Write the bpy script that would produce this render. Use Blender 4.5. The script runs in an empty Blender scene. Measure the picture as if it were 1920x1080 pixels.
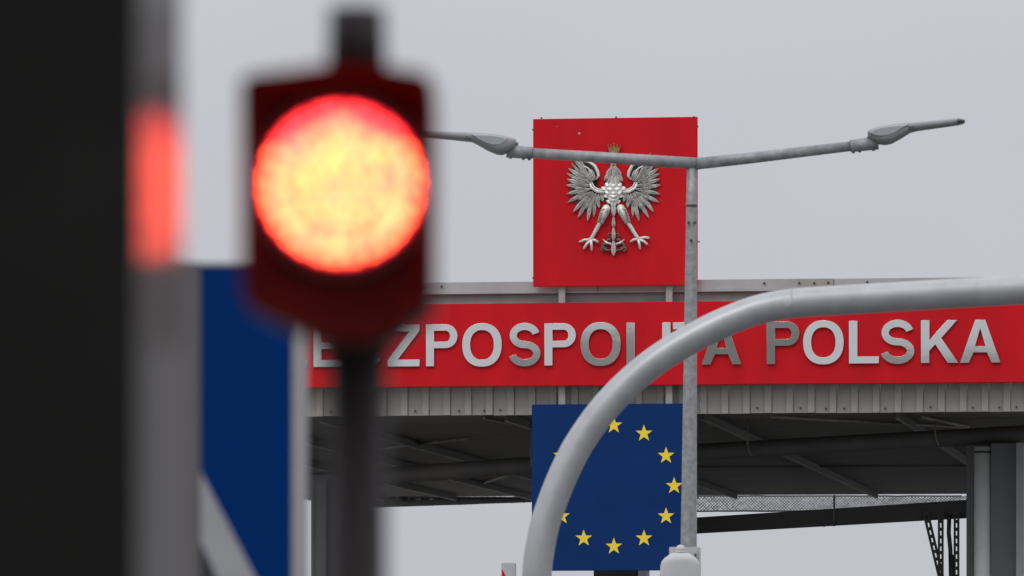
import bpy, bmesh, math, random
from mathutils import Vector, Matrix, noise
random.seed(7)
C = bpy.context.scene.collection
S = bpy.context.scene
R = math.radians

# ------------------------------------------------------------------ camera
FP = 10667.0          # focal length in photograph pixels (200 mm on 36 mm, 1920 px wide)
HY = 1300.0           # row of the horizon (below the frame: a raised lens)
CZ = 1.6              # eye height
cam = bpy.data.cameras.new('camera'); co = bpy.data.objects.new('camera', cam); C.objects.link(co)
co.location = (0, 0, CZ); co.rotation_euler = (R(90), 0, 0)
cam.lens = 200.0; cam.sensor_width = 36.0; cam.shift_y = (HY - 540.0) / 1920.0
cam.clip_start = 0.1; cam.clip_end = 8000
cam.dof.use_dof = True; cam.dof.focus_distance = 105.0; cam.dof.aperture_fstop = 5.1; cam.dof.aperture_blades = 0
S.camera = co

# ------------------------------------------------------------------ overcast sky
SUN_EL, SUN_AZ = R(48), R(205)
w = bpy.data.worlds.new('World'); S.world = w; w.use_nodes = True
nt = w.node_tree; nt.nodes.clear(); N = nt.nodes.new; L = nt.links.new
out = N('ShaderNodeOutputWorld'); bg = N('ShaderNodeBackground'); bg.inputs['Strength'].default_value = 0.1
sky = N('ShaderNodeTexSky'); sky.sky_type = 'NISHITA'; sky.sun_disc = False
sky.sun_elevation = SUN_EL; sky.sun_rotation = SUN_AZ; sky.dust_density = 4.0
hs = N('ShaderNodeHueSaturation'); hs.inputs['Saturation'].default_value = 0.15
L(sky.outputs[0], hs.inputs['Color'])
tc = N('ShaderNodeTexCoord'); sp = N('ShaderNodeSeparateXYZ'); L(tc.outputs['Generated'], sp.inputs[0])
mr = N('ShaderNodeMapRange'); L(sp.outputs['Z'], mr.inputs[0])       # overcast luminance: zenith about 3x horizon
mr.inputs[1].default_value = .10; mr.inputs[2].default_value = 1; mr.inputs[3].default_value = 5.85; mr.inputs[4].default_value = 15.5
nz = N('ShaderNodeTexNoise'); nz.inputs['Scale'].default_value = 7.0; nz.inputs['Detail'].default_value = 4
L(tc.outputs['Generated'], nz.inputs['Vector'])
nr = N('ShaderNodeMapRange'); L(nz.outputs['Fac'], nr.inputs[0]); nr.inputs[3].default_value = 0.93; nr.inputs[4].default_value = 1.07
ml = N('ShaderNodeMath'); ml.operation = 'MULTIPLY'; L(mr.outputs[0], ml.inputs[0]); L(nr.outputs[0], ml.inputs[1])
cl = N('ShaderNodeVectorMath'); cl.operation = 'SCALE'; cl.inputs[0].default_value = (0.96, 0.985, 1.06); L(ml.outputs[0], cl.inputs['Scale'])
mx = N('ShaderNodeMix'); mx.data_type = 'RGBA'; mx.inputs[0].default_value = 0.93
L(hs.outputs[0], mx.inputs[6]); L(cl.outputs[0], mx.inputs[7])
L(mx.outputs[2], bg.inputs[0]); L(bg.outputs[0], out.inputs[0])
sl = bpy.data.lights.new('sun', 'SUN'); sl.energy = 0.6; sl.angle = R(25); sl.color = (1.0, 0.97, 0.93)
so = bpy.data.objects.new('sun', sl); C.objects.link(so)
d = Vector((math.sin(SUN_AZ) * math.cos(SUN_EL), math.cos(SUN_AZ) * math.cos(SUN_EL), math.sin(SUN_EL)))
so.rotation_euler = d.to_track_quat('Z', 'Y').to_euler(); so.location = (0, -20, 60)
S.view_settings.view_transform = 'Standard'; S.view_settings.look = 'None'; S.view_settings.exposure = 0.0; S.view_settings.gamma = 1.0

# ------------------------------------------------------------------ materials
def mat(name, col, rough=0.6, metal=0.0, var=0.12, scale=8.0, bump=0.0, bscale=60.0, ior=1.45, spec=0.5, tint=None, streak=0.0, rvar=.08):
    m = bpy.data.materials.new(name); m.use_nodes = True
    t = m.node_tree; b = t.nodes['Principled BSDF']
    b.inputs['Roughness'].default_value = rough; b.inputs['Metallic'].default_value = metal
    b.inputs['IOR'].default_value = ior; b.inputs['Specular IOR Level'].default_value = spec
    g = t.nodes.new('ShaderNodeTexCoord')
    mp = t.nodes.new('ShaderNodeMapping'); t.links.new(g.outputs['Object'], mp.inputs[0])
    n = t.nodes.new('ShaderNodeTexNoise'); n.inputs['Scale'].default_value = scale; n.inputs['Detail'].default_value = 6; n.inputs['Roughness'].default_value = .6
    t.links.new(mp.outputs[0], n.inputs['Vector'])
    if streak: mp.inputs['Scale'].default_value = (1, 1, streak)
    r = t.nodes.new('ShaderNodeValToRGB'); t.links.new(n.outputs['Fac'], r.inputs[0])
    a = [c * (1 - var) for c in col]; z = [min(1, c * (1 + var)) for c in col]
    if tint: a = [x * q for x, q in zip(a, tint)]
    r.color_ramp.elements[0].position = .3; r.color_ramp.elements[1].position = .7
    r.color_ramp.elements[0].color = (*a, 1); r.color_ramp.elements[1].color = (*z, 1)
    t.links.new(r.outputs[0], b.inputs['Base Color'])
    q = t.nodes.new('ShaderNodeMapRange'); t.links.new(n.outputs['Fac'], q.inputs[0])
    q.inputs[3].default_value = max(0.02, rough - rvar); q.inputs[4].default_value = min(1, rough + rvar)
    t.links.new(q.outputs[0], b.inputs['Roughness'])
    if bump:
        n2 = t.nodes.new('ShaderNodeTexNoise'); n2.inputs['Scale'].default_value = bscale; n2.inputs['Detail'].default_value = 3
        t.links.new(g.outputs['Object'], n2.inputs['Vector'])
        bp = t.nodes.new('ShaderNodeBump'); bp.inputs['Strength'].default_value = bump; bp.inputs['Distance'].default_value = 0.02
        t.links.new(n2.outputs['Fac'], bp.inputs['Height']); t.links.new(bp.outputs[0], b.inputs['Normal'])
    return m
def emit(name, col, strength):
    m = bpy.data.materials.new(name); m.use_nodes = True
    b = m.node_tree.nodes['Principled BSDF']
    b.inputs['Base Color'].default_value = (.25, .01, .01, 1); b.inputs['Roughness'].default_value = .25
    b.inputs['Emission Color'].default_value = (*col, 1); b.inputs['Emission Strength'].default_value = strength
    return m
M = dict(
    asphalt=mat('asphalt', (.10, .10, .10), .9, var=.25, scale=3, bump=.3, bscale=90),
    ground=mat('pale_concrete', (.24, .235, .22), .9, var=.2, scale=.05),
    hilltone=mat('hill_reflection_tone', (.17, .165, .15), .95, var=.25, scale=.05),  # tone of the added rise, set for its reflection in the steel letters
    red=mat('red_enamel', (.60, .010, .016), .5, var=.08, scale=1.1, bump=.05, bscale=2.0, spec=.12, streak=.25, tint=(.93, 1, 1)),
    blue=mat('blue_enamel', (.005, .033, .138), .5, var=.08, scale=1.2, spec=.10),
    yellow=mat('yellow_vinyl', (.95, .70, .06), .5, var=.05, scale=5, spec=.3),
    steel=mat('brushed_steel', (.74, .74, .73), .035, 1.0, var=.02, scale=2, bump=.012, bscale=2.0, rvar=.01),
    galv=mat('galvanised_steel', (.30, .305, .305), .5, .25, var=.28, scale=14, bump=.05, bscale=40),
    galv2=mat('weathered_zinc', (.27, .275, .285), .5, .25, var=.30, scale=9, bump=.05, bscale=30),
    bolt=mat('dark_bolt_steel', (.06, .06, .06), .5, .5),
    pipe=mat('light_grey_paint', (.40, .405, .415), .38, .35, var=.10, scale=5, bump=.03, bscale=25, spec=.5),
    clad=mat('grey_cladding', (.38, .366, .333), .55, .1, var=.13, scale=1.6, streak=.2),
    flash=mat('pale_zinc_flashing', (.40, .40, .395), .5, .15, var=.12, scale=2.0),
    flash2=mat('olive_splice_plate', (.33, .335, .30), .55, .1, var=.12, scale=4.0),
    gutter=mat('mid_grey_sheet', (.33, .33, .322), .55, .1, var=.10, scale=2.0),
    postg=mat('pale_sign_post', (.36, .36, .34), .5, .1, var=.06),
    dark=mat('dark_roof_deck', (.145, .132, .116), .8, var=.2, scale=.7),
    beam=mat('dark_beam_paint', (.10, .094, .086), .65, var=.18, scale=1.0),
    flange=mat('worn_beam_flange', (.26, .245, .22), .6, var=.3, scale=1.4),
    pipe_dark=mat('dark_pipe', (.10, .094, .088), .6, var=.2, scale=2),
    black=mat('black_steel', (.022, .021, .021), .6, var=.2),
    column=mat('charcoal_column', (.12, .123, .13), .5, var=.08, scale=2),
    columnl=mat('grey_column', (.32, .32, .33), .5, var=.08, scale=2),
    down=mat('grey_downpipe', (.56, .59, .57), .45, var=.06, scale=3),
    wire=mat('netting_wire', (.20, .20, .195), .6, var=.2),
    plastic=mat('white_plastic', (.50, .50, .50), .4, var=.03, spec=.5),
    plate=mat('white_plate', (.47, .47, .47), .5, var=.04),
    lamp=mat('grey_lantern_paint', (.25, .25, .255), .45, var=.05, scale=6),
    lampd=mat('dark_lantern_joint', (.08, .075, .075), .5, var=.1),
    lampg=mat('lantern_glass', (.34, .36, .37), .12, var=.03, spec=.5),
    silver=mat('aged_silver', (.73, .72, .68), .36, .28, var=.22, scale=12, bump=.15, bscale=30),
    gapshade=mat('feather_gap_shade', (.055, .052, .046), .6, .4, var=.35, scale=12),  # shade in the gaps between feathers, put into the backing colour
    bronze=mat('dark_bronze', (.16, .13, .09), .5, .5, var=.4, scale=15),
    gold=mat('old_gold', (.32, .21, .07), .4, .6, var=.3, scale=20),
    sigblack=mat('black_signal_plastic', (.030, .026, .026), .45, var=.1, scale=20, spec=.4),
    sigpost=mat('dark_brown_post', (.028, .022, .022), .6, var=.15, scale=10, spec=.3),
    pillar=mat('near_black_panel', (.013, .0125, .0115), .8, var=.15, scale=6, spec=.05),
    glossy=mat('glossy_grey_side', (.15, .145, .142), .17, var=.05, scale=5, spec=.5, ior=1.035, rvar=.03),
    signblue=mat('sign_blue', (.001, .027, .140), .6, var=.05, spec=.03),
    signshade=mat('sign_shaded_border', (.13, .12, .125), .5, var=.05, spec=.2),  # darker copy of the frame grey, shadow on the left border painted in
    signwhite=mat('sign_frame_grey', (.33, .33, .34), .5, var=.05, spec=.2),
    signblack=mat('sign_black', (.03, .03, .03), .5, var=.05),
    sigglow=mat('red_glow_shadow_box', (.024, .005, .005), .8, var=.1, scale=20, spec=.04),  # black plastic with the lamp's red glow painted into its colour
    led=emit('red_led', (1.0, .072, .0265), 13.5),
    led2=emit('red_led_weaker', (1.0, .069, .036), 11.5),
    led3=emit('red_led_aged', (1.0, .084, .022), 15.5),
    led4=emit('red_led_dim', (1.0, .030, .030), 11.0),
    led5=emit('red_led_edge', (1.0, .080, .030), 18.5),
    lens=emit('red_lens', (1.0, .010, .050), 2.0),
)

# ------------------------------------------------------------------ geometry helpers
def W(px, py, Y): return Vector(((px - 960) / FP * Y, Y, CZ + (HY - py) / FP * Y))
TH = R(8); cs, sn = math.cos(TH), math.sin(TH)
Y0 = 106.67; X0 = (1150 - 960) / FP * Y0
MF = Matrix.Translation((X0, Y0, 0)) @ Matrix.Rotation(-TH, 4, 'Z')
def G(px, py, v):
    """where the line of sight meets the plane v metres behind the lettered board, in the canopy's own frame"""
    a = (px - 960) / FP
    Y = (v + X0 * sn + Y0 * cs) / (a * sn + cs)
    return Vector(((a * Y - X0) * cs - (Y - Y0) * sn, v, CZ + (HY - py) / FP * Y))

def box(bm, lo, hi):
    vs = [bm.verts.new((x, y, z)) for x in (lo[0], hi[0]) for y in (lo[1], hi[1]) for z in (lo[2], hi[2])]
    for f in ((0, 1, 3, 2), (4, 6, 7, 5), (0, 4, 5, 1), (2, 3, 7, 6), (0, 2, 6, 4), (1, 5, 7, 3)):
        bm.faces.new([vs[i] for i in f])
    return bm
def Box(lo, hi, bev=0.0):
    bm = bmesh.new(); box(bm, [min(a, b) for a, b in zip(lo, hi)], [max(a, b) for a, b in zip(lo, hi)])
    bmesh.ops.recalc_face_normals(bm, faces=bm.faces)
    if bev: bmesh.ops.bevel(bm, geom=list(bm.edges), offset=bev, segments=2, affect='EDGES')
    return bm
def tube(bm, pts, rad, n=16, cap=True, smooth=True, sy=1.0):
    pts = [Vector(p) for p in pts]
    rad = rad if isinstance(rad, (list, tuple)) else [rad] * len(pts)
    rings = []; prev = None
    for i, p in enumerate(pts):
        t = (pts[min(i + 1, len(pts) - 1)] - pts[max(i - 1, 0)]).normalized()
        ref = Vector((0, 1, 0)) if abs(t.y) < .9 else Vector((1, 0, 0))
        if prev is None: a = t.cross(ref).normalized()
        else: a = (prev - t * prev.dot(t)).normalized()
        prev = a; b = t.cross(a).normalized()
        rings.append([bm.verts.new(p + (a * math.cos(2 * math.pi * k / n) + b * math.sin(2 * math.pi * k / n) * sy) * rad[i]) for k in range(n)])
    for r0, r1 in zip(rings, rings[1:]):
        for k in range(n):
            f = bm.faces.new((r0[k], r0[(k + 1) % n], r1[(k + 1) % n], r1[k])); f.smooth = smooth
    if cap:
        bm.faces.new(rings[0][::-1]); bm.faces.new(rings[-1])
    return bm
def Tube(pts, rad, n=16, **k):
    bm = tube(bmesh.new(), pts, rad, n, **k); bmesh.ops.recalc_face_normals(bm, faces=bm.faces); return bm
def prism(poly, y0, y1, bev=0.0):
    """poly: list of (x, z) -> solid between depths y0 and y1"""
    bm = bmesh.new()
    f = [bm.verts.new((x, y0, z)) for x, z in poly]; b = [bm.verts.new((x, y1, z)) for x, z in poly]
    bm.faces.new(f); bm.faces.new(b[::-1]); n = len(poly)
    for i in range(n): bm.faces.new((f[i], b[i], b[(i + 1) % n], f[(i + 1) % n]))
    bmesh.ops.recalc_face_normals(bm, faces=bm.faces)
    if bev: bmesh.ops.bevel(bm, geom=[e for e in bm.edges], offset=bev, segments=2, affect='EDGES')
    return bm
def blob(bm, c, rx, ry, rz, seg=12, rings=8):
    m = Matrix.Translation(c) @ Matrix.Diagonal((rx, ry, rz, 1))
    r = bmesh.ops.create_uvsphere(bm, u_segments=seg, v_segments=rings, radius=1.0, matrix=m)
    for f in {f for v in r['verts'] for f in v.link_faces}: f.smooth = True
    return bm

class Thing:
    def __init__(s, name, label, cat, base=(0, 0, 0), frame=False, group=None):
        s.base = Vector(base); s.root = bpy.data.objects.new(name, None); C.objects.link(s.root)
        s.root.empty_display_size = .2
        s.root.matrix_world = (MF if frame else Matrix()) @ Matrix.Translation(s.base)
        s.root['label'] = label; s.root['category'] = cat
        if group: s.root['group'] = group
    def add(s, name, bm, m, parent=None, label=None, at=None, mesh=None, rot=None, kind=None):
        if mesh is None:
            me = bpy.data.meshes.new(name)
            if at is None: bm.transform(Matrix.Translation(-s.base))
            bm.to_mesh(me); bm.free(); me.materials.append(M[m] if isinstance(m, str) else m)
        else: me = mesh
        o = bpy.data.objects.new(name, me); C.objects.link(o); o.parent = parent or s.root
        if at is not None: o.location = Vector(at) - s.base
        if rot: o.rotation_euler = rot
        if label: o['label'] = label
        if kind: o['kind'] = kind
        return o
def structure(name, bm, m):
    me = bpy.data.meshes.new(name); bm.to_mesh(me); bm.free(); me.materials.append(M[m])
    o = bpy.data.objects.new(name, me); C.objects.link(o); o['kind'] = 'structure'; return o

# ------------------------------------------------------------------ ground, road, unseen rise added behind the photographer for the letters to mirror
bm = bmesh.new(); vs = [bm.verts.new(p) for p in ((-3500, -3500, 0), (3500, -3500, 0), (3500, 3500, 0), (-3500, 3500, 0))]; bm.faces.new(vs)
structure('ground', bm, 'ground')
bm = bmesh.new(); vs = [bm.verts.new(p) for p in ((-9, -120, .004), (14, -120, .004), (30, 260, .004), (4, 260, .004))]; bm.faces.new(vs)
structure('road', bm, 'asphalt')
bm = bmesh.new(); nx, ny = 110, 8; grid = []
for i in range(nx + 1):
    row = []
    for j in range(ny + 1):
        x = -650 + 1300 * i / nx; t = j / ny
        h = 31.3 + 2.2 * noise.noise((x * .012, .3, 0)) + 1.6 * noise.noise((x * .07, 2.3, 0)) + .8 * noise.noise((x * .3, 5.1, 0))
        z = -.5 + h * math.sin(math.pi * min(1, max(0, t))) ** .6
        row.append(bm.verts.new((x, -230 - 90 * t, z)))
    grid.append(row)
for i in range(nx):
    for j in range(ny): bm.faces.new((grid[i][j], grid[i + 1][j], grid[i + 1][j + 1], grid[i][j + 1]))
bmesh.ops.recalc_face_normals(bm, faces=bm.faces)
structure('reflection_hill', bm, 'hilltone')  # out of view, added to darken the lower part of the letters' reflections

# ------------------------------------------------------------------ border canopy
UL, UR = G(250, 700, 0).x, G(2330, 700, 0).x
z_of = lambda py: G(1150, py, 0).z
cp = Thing('border_canopy', 'long grey flat roofed border canopy with corrugated fascia behind the red lettered board', 'canopy', (0, 12, 0), True)
ZB, ZT = z_of(776), z_of(566)        # cladding bottom and top
ZU = ZB + .06                        # underside of the roof
VB = 45.5                            # depth of the roof
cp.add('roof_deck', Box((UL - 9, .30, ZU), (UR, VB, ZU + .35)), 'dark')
# corrugated sheets: one panel per rib, pan + raised rib
PITCH = .405
def panel_bm():
    prof = [(0, .03), (.255, .03), (.268, -.025), (.388, -.025), (.4025, .03), (.4025, .05), (0, .05)]
    bm = bmesh.new(); H = ZT - ZB
    a = [bm.verts.new((x, y, 0)) for x, y in prof]; b = [bm.verts.new((x, y, H)) for x, y in prof]
    n = len(prof); bm.faces.new(a[::-1]); bm.faces.new(b)
    for i in range(n): bm.faces.new((a[i], a[(i + 1) % n], b[(i + 1) % n], b[i]))
    bmesh.ops.recalc_face_normals(bm, faces=bm.faces); return bm
first = None; u = UL; k = 0
while u < UR - .2:
    at = (u, .12 + random.uniform(-.004, .004), ZB + random.uniform(-.006, .006))
    if first is None: first = cp.add('cladding_panel', panel_bm(), 'clad', at=at)
    else: cp.add('cladding_panel', None, None, at=at, mesh=first.data, rot=(0, 0, R(random.uniform(-.5, .5))))
    u += PITCH
sm = None
for px, py in ((779, 771), (861, 771), (908, 770), (938, 769), (1420, 765), (1501, 765), (1549, 766), (1583, 766), (1660, 766), (1745, 763), (1824, 764), (1874, 764), (1906, 763), (620, 772), (690, 772)):
    p = G(px, py, .13)
    if sm is None: sm = cp.add('screw', Tube([(0, 0, 0), (0, -.03, 0)], .02, 8), 'bolt', at=(p.x, .125, p.z)).data
    else: cp.add('screw', None, None, at=(p.x, .125, p.z), mesh=sm)
# the sheet behind and the band of flashing on top
zf0, zf1 = z_of(546.5), z_of(526)
cp.add('gutter', Box((UL, .16, ZT - .002), (UR, .30, zf0 + .03), .004), 'gutter')
cp.add('drip_edge', Box((UL, .02, zf0 - .02), (UR, .16, zf0 + .012), .004), 'flash')
edges = [UL, G(560, 540, 0).x, G(1120, 540, 0).x, G(1563, 540, 0).x, UR]
for a, b in zip(edges, edges[1:]):
    cp.add('flashing', Box((a + .004, .06 + random.uniform(-.004, .004), zf0 + .012), (b - .004, .35, zf1 + random.uniform(-.006, .006)), .006), 'flash')
a, b = G(1496, 540, 0).x, G(1562, 540, 0).x
cp.add('splice_plate', Box((a, .035, zf0 + .02), (b, .055, zf1 - .012)), 'flash2')
rv = None
for px, py in ((1433, 531), (1499, 531), (1527, 531), (1553, 530), (1626, 529), (828, 537)):
    p = G(px, py, .03); at = (p.x, .05, p.z)
    if rv is None: rv = cp.add('rivet', Tube([(0, 0, 0), (0, -.03, 0)], .022, 8), 'bolt', at=at).data
    else: cp.add('rivet', None, None, at=at, mesh=rv)
# roof beams running away from the board, pale worn bottom flanges
def ibeam(bm, x0, x1, y0, y1, z0, z1): box(bm, (x0, y0, z0), (x1, y1, z1))
for px in (-330, -150, 30, 216, 412, 600, 948, 1316, 1682, 2046, 2330):
    u = G(px, 776, .4).x
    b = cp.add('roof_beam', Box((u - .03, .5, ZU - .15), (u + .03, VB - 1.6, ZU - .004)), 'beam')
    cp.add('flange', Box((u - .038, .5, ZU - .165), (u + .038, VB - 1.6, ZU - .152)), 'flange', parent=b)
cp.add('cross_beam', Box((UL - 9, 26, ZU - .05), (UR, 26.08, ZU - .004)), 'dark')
for (xa, ya, xb, yb) in ((1447, 781, 1807, 801), (700, 842, 880, 822), (905, 905, 990, 880), (1730, 782, 1815, 800), (907, 784, 983, 798)):
    za = ZU - .05
    def at_z(px, py):
        Y = (za - CZ) * FP / (HY - py); q = MF.inverted() @ Vector(((px - 960) / FP * Y, Y, za)); return q
    cp.add('tie_rod', Tube([at_z(xa, ya), at_z(xb, yb)], .035, 8), 'flange')
# big sloping service pipe under the roof
def vpt(px, py, v): return G(px, py, v)
cp.add('service_pipe', Tube([vpt(560, 904, 3.6), vpt(1000, 872, 3.6), vpt(1310, 848, 3.6), vpt(1960, 811, 3.6)], .165, 20), 'pipe_dark')
for px, py in ((1406, 846), (1757, 826), (1000, 873)):
    p = vpt(px, py, 3.6)
    cp.add('pipe_clip', Tube([p + Vector((.05, -.175, -.10)), p + Vector((0, -.19, 0)), p + Vector((-.03, -.12, .14)), p + Vector((-.03, 0, ZU - p.z))], .018, 8), 'flange')
# columns (to the ground)
def col_box(pxa, pxb, v, zt, dv=.5, m='column', name='column', bev=.01):
    a, b = G(pxa, 900, v).x, G(pxb, 900, v).x
    return cp.add(name, Box((a, v, 0), (b, v + dv, zt), bev), m)
zc = G(1860, 831, 3.2).z
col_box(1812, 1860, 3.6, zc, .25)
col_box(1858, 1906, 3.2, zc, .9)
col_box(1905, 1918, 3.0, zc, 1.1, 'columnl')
p = G(1843, 900, 3.35)
cp.add('downpipe', Tube([(p.x, 3.35, 0), (p.x, 3.35, G(1843, 838, 3.35).z)], .17, 20), 'down')
cp.add('pipe_collar', Tube([(p.x, 3.35, G(1843, 848, 3.35).z - .02), (p.x, 3.35, G(1843, 848, 3.35).z + .02)], .178, 20), 'bolt')
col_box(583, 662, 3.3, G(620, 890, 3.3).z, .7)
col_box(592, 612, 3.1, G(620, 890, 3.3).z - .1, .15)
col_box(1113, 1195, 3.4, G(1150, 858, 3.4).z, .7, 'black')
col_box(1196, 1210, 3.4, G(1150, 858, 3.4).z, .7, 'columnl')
# low dark beam between the centre column and the right column
a0, a1 = G(1190, 992, 3.95), G(1830, 953.5, 3.95)
bm = bmesh.new()
hh = .155
vs = [bm.verts.new(v) for v in (a0 + Vector((0, -.12, -hh)), a1 + Vector((0, -.12, -hh - .02)), a1 + Vector((0, -.12, hh + .02)), a0 + Vector((0, -.12, hh - .01)),
                                a0 + Vector((0, .12, -hh)), a1 + Vector((0, .12, -hh - .02)), a1 + Vector((0, .12, hh + .02)), a0 + Vector((0, .12, hh - .01)))]
for f in ((0, 1, 2, 3), (7, 6, 5, 4), (0, 4, 5, 1), (3, 2, 6, 7), (0, 3, 7, 4), (1, 5, 6, 2)): bm.faces.new([vs[i] for i in f])
bmesh.ops.recalc_face_normals(bm, faces=bm.faces)
lowbeam = cp.add('low_beam', bm, 'black')
for px, py in ((1545, 982), (1564, 981)):
    p = G(px, py, 3.82); cp.add('bolt', Tube([p + Vector((0, -.03, 0)), p + Vector((0, -.03, -.06))], .025, 8), 'bolt', parent=lowbeam)
p = G(1564, 950, 3.78); cp.add('strap', Box((p.x - .018, 3.78, G(1564, 980, 3.78).z), (p.x + .018, 3.82, G(1564, 928, 3.78).z)), 'bolt', parent=lowbeam)
# sagging wire netting along the far edge of the roof
bm = bmesh.new()
def net(pxa, pxb, top, bot, n, th=1.0):
    cw = (pxb - pxa) / n
    nv = 5
    def P(i, j):
        t = i / n; ya, yb = top(t), bot(t); s = j / nv
        px = pxa + i * cw; py = ya + (yb - ya) * s + .8 * noise.noise((px * .03, j * .7, 0))
        return G(px, py, VB + .05 - .30 * math.sin(math.pi * s))
    for i in range(n):
        for j in range(nv):
            for (p, q) in ((P(i, j), P(i + 1, j + 1)), (P(i + 1, j), P(i, j + 1))):
                dv = (q - p); nn = Vector((-dv.z, 0, dv.x)).normalized() * th * random.uniform(.006, .015)
                f = [bm.verts.new(x) for x in (p - nn, q - nn, q + nn, p + nn)]; bm.faces.new(f)
    for j in (0, nv):
        tube(bm, [P(i, j) for i in range(0, n + 1, 4)], .022, 5, smooth=False)
net(690, 1010, lambda t: 931 + 2 * t, lambda t: 951 - 11 * t, 56, 2.1)
net(1300, 1815, lambda t: 930, lambda t: 959 - 2 * t - 10 * max(0, t - .5), 86)
cp.add('netting', bm, 'wire', kind='stuff')

# perforated straps and a cable hanging from the low beam
def strap(pa, pb, wpx, label, v, slots=18):
    a, b = G(*pa, v), G(*pb, v)
    T = Thing('perforated_strap', label, 'strap', a, True, 'perforated straps hanging by the right column')
    dv = (b - a); Lh = dv.length; t = dv / Lh; n = Vector((t.z, 0, -t.x)); 
    bm = bmesh.new(); wd = wpx / 100 * 1.13
    def quad_box(s0, s1, n0, n1):
        pts = []
        for y in (-.012, .012):
            for s, m in ((s0, n0), (s1, n0), (s1, n1), (s0, n1)): pts.append(bm.verts.new(a + t * s + n * m + Vector((0, y, 0))))
        for f in ((0, 1, 2, 3), (7, 6, 5, 4), (0, 4, 5, 1), (1, 5, 6, 2), (2, 6, 7, 3), (3, 7, 4, 0)): bm.faces.new([pts[i] for i in f])
    quad_box(0, Lh, -wd / 2, -wd * .11); quad_box(0, Lh, wd * .11, wd / 2)
    p = .150; s = .02
    while s < Lh - .07:
        quad_box(s, s + .066, -wd * .11, wd * .11); s += p
    bmesh.ops.recalc_face_normals(bm, faces=bm.faces)
    T.add('strip', bm, 'black'); return T
strap((1735, 958), (1790, 1190), 11, 'slanting black perforated strap, furthest left of the three beside the right column', 3.76)
strap((1764, 958), (1764, 1190), 10, 'upright black perforated strap in the middle, left of the solid black cable', 3.72)
strap((1793.5, 958), (1793.5, 1190), 10, 'upright black perforated strap closest to the right column, right of the cable', 3.72)
a = G(1780, 965, 3.78)
cb = Thing('cable', 'solid black hanging cable between two upright perforated straps', 'cable', a, True)
cb.add('sheath', Tube([G(1780, 965, 3.78), G(1779, 1000, 3.78), G(1782, 1030, 3.78), G(1783, 1080, 3.78), G(1783, 1200, 3.78)], .042, 10), 'black')
cb.add('sleeve', Tube([G(1784.5, 1040, 3.72), G(1785, 1190, 3.72)], .05, 10), 'sigblack')

# ------------------------------------------------------------------ sign frame and the three boards
sf = Thing('sign_frame', 'two pale steel uprights carrying the eagle board, the lettered board and the star board', 'sign frame', (0, -.06, 0), True)
for px in (1054, 1255):
    u = G(px, 650, -.06).x
    sf.add('upright', Box((u - .062, -.11, G(px, 1060, -.06).z), (u + .062, -.01, G(px, 240, -.06).z), .006), 'postg')
for py in (640, 700, 380, 1000):
    sf.add('rail', Box((G(1040, py, 0).x, -.006, G(1150, py, 0).z - .03), (G(1268, py, 0).x, .02, G(1150, py, 0).z + .03)), 'postg')

def board(pxl, pxr, pyt, pyb, v, th, T, m):
    a, b = G(pxl, pyb, v), G(pxr, pyb, v); mid = (pxl + pxr) / 2
    zt, zb = G(mid, pyt, v).z, G(mid, pyb, v).z
    return T.add('panel', Box((a.x, v, zb), (b.x, v + th, zt), .008), m)
# lettered board
VR = -.28
rb = Thing('lettered_board', 'long red board with raised steel letters RZECZPOSPOLITA POLSKA along the canopy', 'sign', (0, VR, G(1150, 722, VR).z), True)
board(385, 1950, 566.5, 722.5, VR, .15, rb, 'red')
def spl(c, pts):
    s = c.splines.new('POLY'); s.points.add(len(pts) - 1); s.use_cyclic_u = True
    for q, p in zip(s.points, pts): q.co = (p[0], p[1], 0, 1)
def ell(cx, cy, rx, ry, a0=0, a1=360, n=40): return [(cx + rx * math.cos(R(a0 + (a1 - a0) * i / n)), cy + ry * math.sin(R(a0 + (a1 - a0) * i / n))) for i in range(n + 1)]
def superell(cx, cy, rx, ry, n=48, p=2.25):
    r = []
    for i in range(n):
        a = 2 * math.pi * i / n; c_, s_ = math.cos(a), math.sin(a)
        r.append((cx + rx * math.copysign(abs(c_) ** (2 / p), c_), cy + ry * math.copysign(abs(s_) ** (2 / p), s_)))
    return r
SW = .195
def stroke(center, sw):
    l, r = [], []
    for i, p in enumerate(center):
        q0, q1 = center[max(0, i - 1)], center[min(len(center) - 1, i + 1)]
        tx, ty = q1[0] - q0[0], q1[1] - q0[1]; m = math.hypot(tx, ty); nx_, ny_ = -ty / m, tx / m
        l.append((p[0] + nx_ * sw / 2, p[1] + ny_ * sw / 2)); r.append((p[0] - nx_ * sw / 2, p[1] - ny_ * sw / 2))
    return l + r[::-1]
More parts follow.
